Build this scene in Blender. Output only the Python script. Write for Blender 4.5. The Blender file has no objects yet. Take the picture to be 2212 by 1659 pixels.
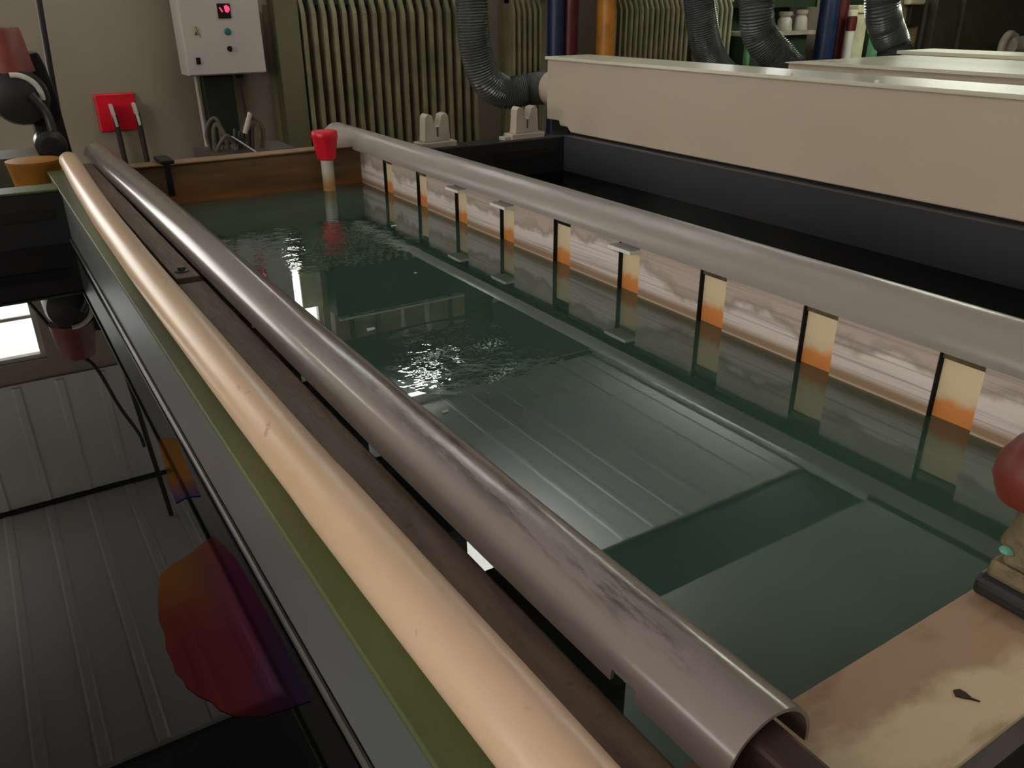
import bpy, math, random
from mathutils import Matrix, Vector

# ------------------------------------------------------------------ camera
# All coordinates below are metres measured from the point under the camera; heights are
# written relative to eye level (the lens hangs EYE metres over the floor).
EYE = 1.60
scn = bpy.context.scene
COL = scn.collection
R = ((0.8444857, -0.2305004, 0.4834393),
     (-0.5355388, -0.3524764, 0.7674364),
     (-0.0064935, -0.9069895, -0.4211031))
cam_d = bpy.data.cameras.new('camera')
cam_d.sensor_width = 36.0
cam_d.lens = 36.0 * 1771.2 / 2212.0
cam_d.clip_start = 0.02
cam_d.clip_end = 100
cam = bpy.data.objects.new('camera', cam_d)
COL.objects.link(cam)
mw = Matrix.Identity(4)
for i in range(3):
    mw[i][0] = R[i][0]; mw[i][1] = -R[i][1]; mw[i][2] = -R[i][2]
mw[2][3] = EYE
cam.matrix_world = mw
scn.camera = cam

# ------------------------------------------------------------------ world and exposure
world = bpy.data.worlds.new('world'); scn.world = world
world.use_nodes = True
world.node_tree.nodes['Background'].inputs[0].default_value = (0.9, 1.0, 1.0, 1)
world.node_tree.nodes['Background'].inputs[1].default_value = 0.05
scn.view_settings.view_transform = 'Standard'
scn.view_settings.look = 'None'
scn.view_settings.gamma = 1.0
scn.view_settings.use_curve_mapping = False
scn.view_settings.exposure = 0.0
# light paths: enough bounces for the room, kept short
scn.cycles.max_bounces = 5
scn.cycles.diffuse_bounces = 3
scn.cycles.glossy_bounces = 3
scn.cycles.transmission_bounces = 1
scn.cycles.volume_bounces = 0
scn.cycles.adaptive_threshold = 0.08

LAMP_WARM = (1.0, 0.93, 0.83)
LAMP_GREEN = (0.95, 1.0, 0.82)
LAMP_COOL = (0.93, 1.0, 0.96)
# pendant fluorescent battens hung under the ceiling: x, y centre, strength, colour
LAMP_DROP = 0.46
LAMPS = [
    (2.00, 3.55, 100.0, LAMP_COOL),
    (1.90, -0.75, 34.0, LAMP_WARM),
    (-1.90, 0.30, 34.0, LAMP_WARM),
    (-1.05, 4.85, 20.0, LAMP_WARM),  # added lamp, unseen, brightens the upper far wall
    (-1.90, -2.60, 34.0, LAMP_WARM),  # added fill lamp behind the camera, unseen
    (6.60, 3.60, 120.0, LAMP_GREEN),
    (6.60, -0.30, 60.0, LAMP_WARM),
    (5.15, 4.35, 60.0, LAMP_COOL),  # added uplight, unseen, brightens the right part of the ceiling
]
CORNER_LAMP = 45.0
SIDE_FILL_STRENGTH = 8.0
WINDOW_STRENGTH = 5.0

random.seed(4)

# ------------------------------------------------------------------ helpers
def lin(c):
    out = []
    for v in c[:3]:
        v = v / 255.0
        out.append(v / 12.92 if v <= 0.04045 else ((v + 0.055) / 1.055) ** 2.4)
    return tuple(out) + (1.0,)

class Nodes:
    def __init__(s, name):
        s.m = bpy.data.materials.new(name); s.m.use_nodes = True
        s.t = s.m.node_tree
        s.b = s.t.nodes['Principled BSDF']
    def new(s, typ, **kw):
        n = s.t.nodes.new(typ)
        for k, v in kw.items(): setattr(n, k, v)
        return n
    def link(s, a, b): s.t.links.new(a, b)
    def pos(s, scale=(1, 1, 1)):
        g = s.new('ShaderNodeNewGeometry')
        m = s.new('ShaderNodeMapping')
        m.inputs['Scale'].default_value = scale
        s.link(g.outputs['Position'], m.inputs['Vector'])
        return m.outputs['Vector']
    def axis(s, i):
        g = s.new('ShaderNodeNewGeometry')
        x = s.new('ShaderNodeSeparateXYZ')
        s.link(g.outputs['Position'], x.inputs[0])
        return x.outputs[i]
    def noise(s, scale, stretch=(1, 1, 1), detail=4.0, rough=0.55):
        n = s.new('ShaderNodeTexNoise')
        n.inputs['Scale'].default_value = scale
        n.inputs['Detail'].default_value = detail
        n.inputs['Roughness'].default_value = rough
        s.link(s.pos(stretch), n.inputs['Vector'])
        return n.outputs['Fac']
    def range(s, v, a, b, c=0.0, d=1.0):
        n = s.new('ShaderNodeMapRange')
        n.inputs[1].default_value = a; n.inputs[2].default_value = b
        n.inputs[3].default_value = c; n.inputs[4].default_value = d
        s.link(v, n.inputs[0])
        return n.outputs[0]
    def math(s, op, a, b=0.0):
        n = s.new('ShaderNodeMath', operation=op)
        for i, v in enumerate((a, b)):
            if isinstance(v, (int, float)): n.inputs[i].default_value = v
            else: s.link(v, n.inputs[i])
        return n.outputs[0]
    def mix(s, f, a, b):
        n = s.new('ShaderNodeMix', data_type='RGBA')
        if isinstance(f, (int, float)): n.inputs[0].default_value = f
        else: s.link(f, n.inputs[0])
        for i, v in ((6, a), (7, b)):
            if isinstance(v, tuple): n.inputs[i].default_value = v
            else: s.link(v, n.inputs[i])
        return n.outputs[2]
    def color(s, v):
        if isinstance(v, tuple): s.b.inputs['Base Color'].default_value = v
        else: s.link(v, s.b.inputs['Base Color'])
    def set(s, rough=0.5, metal=0.0, ior=1.5, coat=0.0):
        s.b.inputs['Roughness'].default_value = rough
        s.b.inputs['Metallic'].default_value = metal
        s.b.inputs['IOR'].default_value = ior
        s.b.inputs['Coat Weight'].default_value = coat
        return s
    def bump(s, h, strength=0.2, dist=0.01):
        n = s.new('ShaderNodeBump')
        n.inputs['Strength'].default_value = strength
        n.inputs['Distance'].default_value = dist
        s.link(h, n.inputs['Height'])
        s.link(n.outputs['Normal'], s.b.inputs['Normal'])

def M(name, col, rough=0.5, metal=0.0, ior=1.5, var=None, bump=None, coat=0.0):
    """plain procedural material: colour with noise variation and fine relief"""
    n = Nodes(name).set(rough, metal, ior, coat)
    if var is None:
        var = (tuple(v * 0.82 for v in col), 6.0, (1, 1, 1))
    c2, sc, st = var
    f = n.range(n.noise(sc, st, 2.0), 0.35, 0.68)
    n.color(n.mix(f, lin(col), lin(c2)))
    if bump:
        n.bump(n.noise(bump[0], bump[2] if len(bump) > 2 else (1, 1, 1)), bump[1])
    return n.m

def E(name, col, strength):
    n = Nodes(name)
    n.color((0, 0, 0, 1))
    c = tuple(col) + (1.0,)
    n.b.inputs['Emission Color'].default_value = c
    n.b.inputs['Emission Strength'].default_value = strength
    return n.m

WPOS = {}

class MB:
    def __init__(s): s.v = []; s.f = []
    def add(s, vs, fs):
        o = len(s.v); s.v += [tuple(v) for v in vs]; s.f += [tuple(i + o for i in f) for f in fs]
        return s
    def box(s, x0, x1, y0, y1, z0, z1):
        vs = [(x, y, z) for z in (z0, z1) for y in (y0, y1) for x in (x0, x1)]
        return s.add(vs, [(0, 2, 3, 1), (4, 5, 7, 6), (0, 1, 5, 4), (2, 6, 7, 3), (0, 4, 6, 2), (1, 3, 7, 5)])
    def prism(s, poly, axis, a, b):
        """extrude a polygon; axis 'x': poly=(y,z), 'y': poly=(x,z), 'z': poly=(x,y)"""
        def P(p, t):
            return {'x': (t, p[0], p[1]), 'y': (p[0], t, p[1]), 'z': (p[0], p[1], t)}[axis]
        n = len(poly)
        vs = [P(p, a) for p in poly] + [P(p, b) for p in poly]
        fs = [tuple(range(n))[::-1], tuple(range(n, 2 * n))]
        fs += [(i, (i + 1) % n, n + (i + 1) % n, n + i) for i in range(n)]
        return s.add(vs, fs)
    def tube(s, pts, rad, seg=16, cap=True):
        """sweep a circle along points; rad number or list"""
        pts = [Vector(p) for p in pts]; n = len(pts)
        rs = rad if isinstance(rad, (list, tuple)) else [rad] * n
        t0 = (pts[1] - pts[0]).normalized()
        u = t0.orthogonal().normalized()
        o = len(s.v)
        for i, p in enumerate(pts):
            t = (pts[min(i + 1, n - 1)] - pts[max(i - 1, 0)]).normalized()
            u = (u - t * u.dot(t)).normalized()
            w = t.cross(u)
            for k in range(seg):
                a = 2 * math.pi * k / seg
                s.v.append(tuple(p + (u * math.cos(a) + w * math.sin(a)) * rs[i]))
        for i in range(n - 1):
            for k in range(seg):
                k2 = (k + 1) % seg
                s.f.append((o + i * seg + k, o + i * seg + k2, o + (i + 1) * seg + k2, o + (i + 1) * seg + k))
        if cap:
            s.f.append(tuple(o + k for k in range(seg))[::-1])
            s.f.append(tuple(o + (n - 1) * seg + k for k in range(seg)))
        return s
    def lathe(s, prof, c, axis='z', seg=24):
        """prof list of (radius, along) around an axis through c"""
        o = len(s.v)
        for r, h in prof:
            for k in range(seg):
                a = 2 * math.pi * k / seg
                p, q = r * math.cos(a), r * math.sin(a)
                d = {'z': (p, q, h), 'y': (p, h, q), 'x': (h, p, q)}[axis]
                s.v.append((c[0] + d[0], c[1] + d[1], c[2] + d[2]))
        for i in range(len(prof) - 1):
            for k in range(seg):
                k2 = (k + 1) % seg
                s.f.append((o + i * seg + k, o + i * seg + k2, o + (i + 1) * seg + k2, o + (i + 1) * seg + k))
        s.f.append(tuple(o + k for k in range(seg))[::-1])
        s.f.append(tuple(o + (len(prof) - 1) * seg + k for k in range(seg)))
        return s
    def build(s, name, mat, parent=None, base=None, smooth=False, bevel=0.0):
        if parent is not None:
            pw = WPOS[parent.name]
        if base is None:
            if parent is not None: base = pw
            else:
                xs = [v[0] for v in s.v]; ys = [v[1] for v in s.v]; zs = [v[2] for v in s.v]
                base = ((min(xs) + max(xs)) / 2, (min(ys) + max(ys)) / 2, min(zs))
        me = bpy.data.meshes.new(name)
        me.from_pydata([(v[0] - base[0], v[1] - base[1], v[2] - base[2]) for v in s.v], [], s.f)
        me.validate()
        import bmesh
        bm = bmesh.new(); bm.from_mesh(me)
        bmesh.ops.recalc_face_normals(bm, faces=bm.faces[:])
        bm.to_mesh(me); bm.free()
        me.materials.append(mat)
        if smooth:
            for p in me.polygons: p.use_smooth = True
        o = bpy.data.objects.new(name, me); COL.objects.link(o)
        place(o, base, parent)
        if bevel:
            b = o.modifiers.new('bevel', 'BEVEL'); b.width = bevel; b.segments = 2
            b.limit_method = 'ANGLE'; b.angle_limit = math.radians(40)
        if smooth:
            m = o.modifiers.new('edges', 'EDGE_SPLIT'); m.split_angle = math.radians(42)
        return o

def place(o, base, parent=None):
    WPOS[o.name] = tuple(base)
    if parent is None:
        o.location = (base[0], base[1], base[2] + EYE)
    else:
        pw = WPOS[parent.name]
        o.parent = parent
        o.location = (base[0] - pw[0], base[1] - pw[1], base[2] - pw[2])

def tag(o, label=None, cat=None, group=None, kind=None):
    if label: o['label'] = label
    if cat: o['category'] = cat
    if group: o['group'] = group
    if kind: o['kind'] = kind
    return o

def thing(name, label, cat, base, group=None):
    o = bpy.data.objects.new(name, None); COL.objects.link(o)
    o.empty_display_size = 0.1
    place(o, base)
    return tag(o, label, cat, group)

def again(src, parent, dx=0, dy=0, dz=0):
    """another piece sharing the mesh of src, moved"""
    c = src.copy(); COL.objects.link(c)
    b = WPOS[src.name]
    place(c, (b[0] + dx, b[1] + dy, b[2] + dz), parent)
    return c

def box(*a): return MB().box(*a)

def catmull(pts, n=10):
    P = [Vector(p) for p in pts]
    P = [P[0] * 2 - P[1]] + P + [P[-1] * 2 - P[-2]]
    out = []
    for i in range(1, len(P) - 2):
        for k in range(n):
            t = k / n
            a, b, c, d = P[i - 1], P[i], P[i + 1], P[i + 2]
            out.append(0.5 * ((2 * b) + (c - a) * t + (2 * a - 5 * b + 4 * c - d) * t * t + (3 * b - a - 3 * c + d) * t ** 3))
    out.append(P[-2])
    return out

FLOOR = -EYE
CEIL = 1.36
WALL_Y = 5.75

# ------------------------------------------------------------------ materials
m_wall = M('wall_paint', (158, 147, 130), 0.7, var=((142, 132, 114), 1.2, (1, 1, 0.4)), bump=(60, 0.05))
m_wall_olive = M('olive_paint', (98, 95, 68), 0.6, var=((86, 84, 60), 2.0, (1, 1, 0.5)))
m_floor = M('stained_floor', (92, 62, 48), 0.6, var=((58, 44, 38), 3.0, (1, 1, 1)), bump=(30, 0.2))
m_ceil = M('ceiling_sheet', (232, 226, 224), 0.6, var=((222, 216, 214), 1.5, (1, 0.3, 1)))
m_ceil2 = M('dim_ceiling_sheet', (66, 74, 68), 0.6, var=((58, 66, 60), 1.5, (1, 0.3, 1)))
m_upperpale = M('grey_wall_cladding', (222, 218, 212), 0.6, var=((206, 202, 196), 1.5, (1, 1, 0.3)))
m_beam = M('dark_steel', (38, 50, 46), 0.6)
m_pale_metal = M('pale_metal', (226, 224, 212), 0.45)
m_upper = M('dark_green_cladding', (34, 46, 42), 0.7)
m_white = M('white_paint', (214, 208, 198), 0.45)
m_duct = M('off_white_plastic', (200, 184, 163), 0.42, var=((192, 175, 156), 1.0, (1, 0.6, 1)), bump=(40, 0.02))
m_ducttop = M('off_white_lid', (230, 224, 202), 0.30, var=((206, 198, 176), 1.5, (1, 0.4, 1)))
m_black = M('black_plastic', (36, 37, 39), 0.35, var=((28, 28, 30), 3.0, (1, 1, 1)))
m_blackwall = M('charcoal_sheet', (66, 66, 70), 0.32, var=((52, 52, 56), 1.5, (1, 0.4, 1)))
m_dead = M('matt_black', (8, 8, 8), 0.9)
m_green_rim = M('green_painted_steel', (88, 98, 56), 0.5, var=((56, 66, 34), 3.0, (2, 0.4, 1)), bump=(50, 0.1))
m_greywall = M('grey_tank_lining', (96, 98, 98), 0.42, var=((84, 86, 87), 2.0, (1, 0.5, 1)))
m_steel = M('bright_steel', (150, 150, 148), 0.25, 1.0)
m_steeldark = M('dark_steel_casting', (70, 70, 68), 0.3, 0.8)
m_dullsteel = M('dull_steel', (112, 110, 106), 0.42, 0.8)
m_red = M('red_plastic', (232, 20, 46), 0.35, var=((205, 16, 38), 8.0, (1, 1, 1)))
m_redcap = M('faded_red_plastic', (112, 46, 32), 0.5)
m_redbrown = M('red_brown_paint', (132, 52, 42), 0.5)
m_orange = M('orange_plastic', (160, 104, 28), 0.5)
m_pipeorange = M('orange_paint', (212, 138, 44), 0.4)
m_pipeblue = M('navy_paint', (22, 42, 78), 0.4)
m_pipered = M('maroon_paint', (92, 18, 26), 0.4)
m_hose = M('grey_ribbed_plastic', (84, 86, 84), 0.26)
m_greenbox = M('dark_green_paint', (48, 66, 42), 0.5)
m_darkgreen = M('black_green_paint', (26, 34, 26), 0.5)
m_cream = M('cream_paint', (232, 226, 190), 0.4)
m_lgreen = M('mint_plastic', (118, 176, 130), 0.45)
m_tan = M('tan_board', (150, 128, 98), 0.6)
m_olivedark = M('dark_olive_cabinet', (72, 70, 54), 0.6)
m_cloth = M('grubby_cloth', (92, 86, 70), 0.9, bump=(60, 0.4))
m_paleblock = M('white_pvc_block', (186, 174, 160), 0.45)
m_busbar = M('tarnished_bar', (78, 60, 56), 0.4, 0.5, var=((58, 44, 40), 8.0, (1, 0.2, 1)))
m_cable = M('black_rubber', (18, 18, 17), 0.6)
m_foam_glint = M('white_foam_glint', (190, 205, 198), 0.5)  # serves foam bits and the lamp glints painted on the ripples
m_capwhite = M('clean_white_plastic', (244, 242, 236), 0.4, var=((236, 234, 228), 4.0, (1, 1, 1)))
m_knot = M('dark_knot', (52, 26, 20), 0.7)
m_verdigris = M('verdigris', (96, 158, 132), 0.8)
m_corroded = M('corroded_brass', (122, 108, 78), 0.6, 0.3, var=((70, 56, 40), 14.0, (1, 1, 1)), bump=(60, 0.5))
m_sticker = M('cream_sticker', (206, 200, 168), 0.5)
m_cabinet = M('light_grey_enamel', (198, 190, 182), 0.45, var=((192, 184, 176), 3.0, (1, 1, 1)))
m_teal = M('teal_button', (28, 112, 104), 0.35)
m_wood = M('broom_handle', (50, 38, 29), 0.6)
m_fin = M('olive_fin_paint', (138, 132, 98), 0.55)
m_finlit = M('lit_fin_paint', (176, 178, 142), 0.5)  # fins in stronger light, the lit look put into a paler colour

def make_grey_pipe(name, ca, cb, cx, rough=0.28):
    n = Nodes(name).set(rough)
    base = n.mix(n.range(n.noise(1.3, (3, 0.5, 3)), 0.35, 0.65), lin(ca), lin(cb))
    # water stains running along the upper right flank of the nearer part
    st = n.range(n.noise(7.0, (7, 0.9, 7), 5, 0.7), 0.49, 0.60)
    flank = n.math('MULTIPLY', n.range(n.axis(0), cx - 0.030, cx - 0.010), n.range(n.axis(0), cx + 0.036, cx + 0.016))
    near = n.range(n.axis(1), 1.9, 0.9)
    near2 = n.range(n.axis(1), 0.36, 0.50)
    f = n.math('MULTIPLY', n.math('MULTIPLY', st, flank), n.math('MULTIPLY', near, near2))
    brown = n.range(n.axis(0), cx - 0.01, cx + 0.03, 0.0, 0.35)
    c2 = n.mix(brown, base, lin((118, 104, 90)))
    n.color(n.mix(n.math('MULTIPLY', f, 0.75), c2, lin((62, 58, 46))))
    return n.m
m_greypipe = make_grey_pipe('grey_plastic_pipe', (158, 149, 143), (144, 138, 130), 3.0)
m_greypipe_l = make_grey_pipe('mauve_grey_plastic_pipe', (132, 122, 118), (124, 116, 110), 0.478, 0.19)

def make_beige():
    n = Nodes('beige_plastic_pipe').set(0.31)
    f = n.range(n.noise(2.2, (2, 0.7, 2), 5), 0.38, 0.66)
    sp = n.range(n.noise(26.0, (1, 0.6, 1), 3), 0.68, 0.75)
    c = n.mix(f, lin((214, 182, 156)), lin((200, 172, 138)))
    n.color(n.mix(n.math('MULTIPLY', sp, 0.5), c, lin((120, 92, 64))))
    n.bump(n.noise(5, (1, 0.3, 1)), 0.06)
    return n.m
m_beige = make_beige()

def make_plank():
    n = Nodes('brown_plank').set(0.62)
    f = n.range(n.noise(7.0, (5, 0.5, 5), 6), 0.35, 0.68)
    sp = n.range(n.noise(60.0, (1, 1, 1), 3), 0.62, 0.72)
    c = n.mix(f, lin((104, 84, 68)), lin((72, 54, 40)))
    n.color(n.mix(n.math('MULTIPLY', sp, 0.6), c, lin((44, 26, 18))))
    n.bump(n.noise(40, (4, 0.5, 4), 6), 0.3)
    return n.m
m_plank = make_plank()

def make_nearboard():
    n = Nodes('stained_board').set(0.6)
    w = n.noise(9.0, (0.6, 1, 1), 6)
    e = n.math('ADD', n.range(n.axis(1), 0.24, 0.40), n.range(w, 0.3, 0.7, -0.35, 0.35))
    f = n.range(e, 0.38, 0.62)
    c = n.mix(f, lin((196, 180, 148)), lin((160, 132, 106)))
    d = n.range(n.noise(16, (0.5, 1.4, 1), 5), 0.54, 0.70)
    n.color(n.mix(n.math('MULTIPLY', d, 0.55), c, lin((112, 80, 54))))
    n.bump(n.noise(30, (0.5, 3, 1), 5), 0.15)
    return n.m
m_nearboard = make_nearboard()

def make_farboard():
    n = Nodes('amber_stained_board').set(0.55)
    z = n.math('ADD', n.axis(2), n.range(n.noise(6, (0.5, 1, 1), 4), 0.3, 0.7, -0.02, 0.02))
    c = n.mix(n.range(z, EYE - 0.845, EYE - 0.70), lin((150, 92, 36)), lin((128, 100, 68)))
    n.color(n.mix(n.range(n.noise(4, (0.4, 1, 4)), 0.4, 0.7), c, lin((96, 72, 46))))
    return n.m
m_farboard = make_farboard()

def make_post():
    n = Nodes('stained_white_post').set(0.5)
    z = n.math('ADD', n.axis(2), n.range(n.noise(14, (1, 1, 0.6), 4), 0.3, 0.7, -0.012, 0.012))
    c = n.mix(n.range(z, EYE - 0.808, EYE - 0.788), lin((232, 150, 78)), lin((232, 210, 172)))
    n.color(n.mix(n.range(n.noise(30, (1, 1, 0.4), 4), 0.62, 0.8, 0, 0.5), c, lin((176, 150, 108))))
    return n.m
m_post = make_post()

def make_panel():
    n = Nodes('mineral_streaked_panel').set(0.55)
    z = n.axis(2)
    wav = n.range(n.noise(4.5, (1, 1.0, 1.0), 5), 0.25, 0.75, -0.06, 0.06)
    zz = n.math('ADD', z, wav)
    c_up = n.mix(n.range(zz, EYE - 0.775, EYE - 0.735), lin((236, 222, 216)), lin((200, 182, 170)))
    band = n.range(n.math('ABSOLUTE', n.math('SUBTRACT', zz, EYE - 0.748)), 0.022, 0.0)
    c1 = n.mix(n.math('MULTIPLY', band, 0.6), c_up, lin((140, 124, 116)))
    strk = n.range(n.noise(9, (1, 0.12, 9), 5), 0.5, 0.66)
    c2 = n.mix(n.math('MULTIPLY', strk, 0.7), c1, lin((150, 136, 128)))
    low = n.range(z, EYE - 0.812, EYE - 0.830)
    c3 = n.mix(low, c2, lin((172, 142, 112)))
    line = n.range(z, EYE - 0.842, EYE - 0.846)
    n.color(n.mix(line, c3, lin((212, 186, 160))))
    n.bump(n.noise(30, (1, 0.4, 3), 5), 0.2)
    return n.m
m_panel = make_panel()

def make_stub():
    n = Nodes('stained_white_pipe').set(0.4)
    z = n.math('ADD', n.axis(2), n.range(n.noise(14, (1, 1, 0.6), 4), 0.3, 0.7, -0.01, 0.01))
    n.color(n.mix(n.range(z, EYE - 0.81, EYE - 0.76), lin((196, 150, 92)), lin((196, 188, 178))))
    return n.m
m_stub = make_stub()

def make_solution():
    n = Nodes('murky_teal_solution').set(0.012, ior=1.9)
    n.color(n.mix(n.range(n.noise(1.2, (1, 1, 1), 3), 0.35, 0.65), lin((62, 88, 76)), lin((56, 81, 70))))
    # gently stirred patch around the air outlet, flat elsewhere
    g = n.new('ShaderNodeNewGeometry')
    vm = n.new('ShaderNodeVectorMath', operation='DISTANCE')
    n.link(g.outputs['Position'], vm.inputs[0]); vm.inputs[1].default_value = (0.98, 1.78, EYE - 0.85)
    mask = n.range(vm.outputs['Value'], 0.26, 0.03)
    vm2 = n.new('ShaderNodeVectorMath', operation='DISTANCE')
    n.link(g.outputs['Position'], vm2.inputs[0]); vm2.inputs[1].default_value = (1.02, 3.12, EYE - 0.85)
    mask2 = n.range(vm2.outputs['Value'], 0.48, 0.04, 0, 0.8)
    mm = n.math('MAXIMUM', mask, mask2)
    h = n.math('MULTIPLY', n.noise(16.0, (1, 1, 1), 3), mm)
    h2 = n.math('MULTIPLY', n.noise(2.0, (1, 1, 1), 1), 0.05)
    n.bump(n.math('ADD', h, h2), 0.18, 0.03)
    return n.m
m_solution = make_solution()

def make_dark_liquid(name, c, ior=1.9):
    n = Nodes(name).set(0.01, ior=ior)
    n.color(n.mix(n.noise(1.0), lin(c), lin(tuple(v * 0.7 for v in c))))
    n.bump(n.noise(1.6, (1, 1, 1), 1), 0.03, 0.02)
    return n.m
m_liq_left = make_dark_liquid('black_bath', (13, 12, 13), 1.62)
m_liq_right = make_dark_liquid('dark_bath', (4, 4, 4), 1.16)

def make_film():
    n = Nodes('iridescent_oil')
    x = n.axis(0); y = n.axis(1)
    wob = n.range(n.noise(7, (1, 1, 1), 4), 0.3, 0.7, -0.18, 0.18)
    u = n.math('ADD', n.range(x, 0.06, 0.22), wob)
    v = n.math('ADD', n.range(y, 0.95, 1.36), wob)
    c = n.mix(n.range(v, 0.30, 0.80), (0.40, 0.07, 0.08, 1), (0.58, 0.24, 0.08, 1))
    c = n.mix(n.range(u, 0.45, 1.0), c, (0.36, 0.08, 0.22, 1))
    c = n.mix(n.range(n.math('SUBTRACT', u, v), 0.55, 1.0), c, (0.16, 0.14, 0.28, 1))
    gl = n.new('ShaderNodeBsdfGlossy'); gl.inputs['Roughness'].default_value = 0.03
    n.link(c, gl.inputs['Color'])
    df = n.new('ShaderNodeBsdfDiffuse')
    n.link(n.mix(0.93, c, (0, 0, 0, 1)), df.inputs['Color'])
    mx = n.new('ShaderNodeMixShader'); mx.inputs[0].default_value = 0.14
    n.link(df.outputs[0], mx.inputs[1]); n.link(gl.outputs[0], mx.inputs[2])
    n.link(mx.outputs[0], n.t.nodes['Material Output'].inputs['Surface'])
    return n.m
m_film = make_film()

def make_amber_film():
    n = Nodes('amber_oil')
    c = n.mix(n.range(n.axis(1), 1.50, 1.58), (0.22, 0.16, 0.50, 1), (0.85, 0.38, 0.10, 1))
    gl = n.new('ShaderNodeBsdfGlossy'); gl.inputs['Roughness'].default_value = 0.03
    n.link(c, gl.inputs['Color'])
    df = n.new('ShaderNodeBsdfDiffuse')
    n.link(n.mix(0.95, c, (0, 0, 0, 1)), df.inputs['Color'])
    mx = n.new('ShaderNodeMixShader'); mx.inputs[0].default_value = 0.17
    n.link(df.outputs[0], mx.inputs[1]); n.link(gl.outputs[0], mx.inputs[2])
    n.link(mx.outputs[0], n.t.nodes['Material Output'].inputs['Surface'])
    return n.m
m_amber = make_amber_film()

e_window = E('daylit_pane', (1.0, 1.0, 0.94), WINDOW_STRENGTH)
e_window_r = E('dull_daylit_pane', (0.96, 1.0, 0.80), WINDOW_STRENGTH * 0.28)
e_side = E('side_fill_pane', (1.0, 0.96, 0.88), SIDE_FILL_STRENGTH)  # glow of the added side window
e_led = E('lit_red_segment', (1.0, 0.05, 0.12), 1.6)

# ------------------------------------------------------------------ the room
X0, X1, Y0 = -4.5, 11.5, -5.0
tag(box(X0, X1, Y0, WALL_Y, FLOOR - 0.1, FLOOR).build('floor', m_floor), kind='structure')
ceil = tag(box(X0, X1, Y0, WALL_Y, CEIL, CEIL + 0.1).build('ceiling', m_beam), kind='structure')
# pale sheets screwed under the dark deck, leaving a dark strip between them
box(X0, 4.50, 3.20, WALL_Y - 0.04, CEIL - 0.02, CEIL).build('ceiling_sheet', m_ceil, ceil)
box(X0, 4.50, Y0, 2.68, CEIL - 0.02, CEIL).build('ceiling_sheet', m_ceil, ceil)
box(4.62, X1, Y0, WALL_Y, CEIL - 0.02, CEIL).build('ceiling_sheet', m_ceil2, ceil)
rib0 = None
for k in range(22):
    x = -0.9 + 0.25 * k
    if rib0 is None:
        zc = CEIL - 0.02
        rib = MB().prism([(x - 0.03, zc), (x - 0.018, zc - 0.0055), (x + 0.018, zc - 0.0055), (x + 0.03, zc)], 'y', 3.21, WALL_Y - 0.05)
        rib0 = rib.build('ceiling_rib', m_ceil, ceil, base=(x, 3.2, zc))
    else:
        again(rib0, ceil, dx=0.25 * k)
tag(box(4.50, 4.53, 2.68, WALL_Y, CEIL - 0.05, CEIL).build('trim_2', m_pale_metal), kind='structure')

# far wall, left open for three windows
WINS = [(-1.6, 0.065, -0.5, 0.30), (1.70, 1.93, 0.03, 0.62), (5.7, 6.9, 0.10, 0.85), (7.7, 10.9, 0.06, 0.85)]
wf = MB()
xs = [X0] + [v for w in WINS for v in (w[0], w[1])] + [X1]
for i in range(0, len(xs), 2):
    wf.box(xs[i], xs[i + 1], WALL_Y, WALL_Y + 0.15, FLOOR, CEIL)
for w in WINS:
    wf.box(w[0], w[1], WALL_Y, WALL_Y + 0.15, FLOOR, w[2])
    wf.box(w[0], w[1], WALL_Y, WALL_Y + 0.15, w[3], CEIL)
wall_far = tag(wf.build('wall_far', m_wall), kind='structure')
box(X0, 1.64, WALL_Y - 0.02, WALL_Y, 0.44, CEIL - 0.05).build('upper_cladding', m_upperpale, wall_far)
tag(box(X0, 4.50, WALL_Y - 0.045, WALL_Y, CEIL - 0.045, CEIL - 0.021).build('trim_1', m_dead), kind='structure')
cr = None
for k in range(9):
    x = -0.9 + 0.25 * k
    if cr is None:
        mb = MB().prism([(x - 0.03, WALL_Y - 0.02), (x - 0.018, WALL_Y - 0.034), (x + 0.018, WALL_Y - 0.034), (x + 0.03, WALL_Y - 0.02)], 'z', 0.46, CEIL - 0.055)
        cr = mb.build('wall_rib', m_upperpale, wall_far, base=(x, WALL_Y, 0.44))
    else:
        again(cr, wall_far, dx=0.25 * k)
tag(box(1.96, 4.50, WALL_Y - 0.03, WALL_Y, 0.64, CEIL - 0.07).build('trim_3', m_upper), kind='structure')
# left wall with an added window band, an unseen side light for the tanks
SW = (-2.6, 3.4, 0.10, 1.10)
wl = MB().box(X0 - 0.15, X0, Y0, SW[0], FLOOR, CEIL).box(X0 - 0.15, X0, SW[1], WALL_Y + 0.15, FLOOR, CEIL)
wl.box(X0 - 0.15, X0, SW[0], SW[1], FLOOR, SW[2]).box(X0 - 0.15, X0, SW[0], SW[1], SW[3], CEIL)
tag(wl.build('wall_left', m_wall), kind='structure')
fr = MB()
for j in range(5):
    y = SW[0] + (SW[1] - SW[0] - 0.05) * j / 4
    fr.box(X0 - 0.12, X0 - 0.02, y, y + 0.05, SW[2], SW[3])
fr.box(X0 - 0.12, X0 - 0.02, SW[0], SW[1], SW[2], SW[2] + 0.04).box(X0 - 0.12, X0 - 0.02, SW[0], SW[1], SW[3] - 0.04, SW[3])
w4 = tag(fr.build('window_5', m_white), kind='structure')
for j in range(4):
    y = SW[0] + (SW[1] - SW[0] - 0.05) * j / 4
    y2 = SW[0] + (SW[1] - SW[0] - 0.05) * (j + 1) / 4
    box(X0 - 0.08, X0 - 0.07, y + 0.05, y2, SW[2] + 0.04, SW[3] - 0.04).build('pane', e_side, w4)
tag(box(X1, X1 + 0.15, Y0, WALL_Y + 0.15, FLOOR, CEIL).build('wall_right', m_wall_olive), kind='structure')
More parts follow.
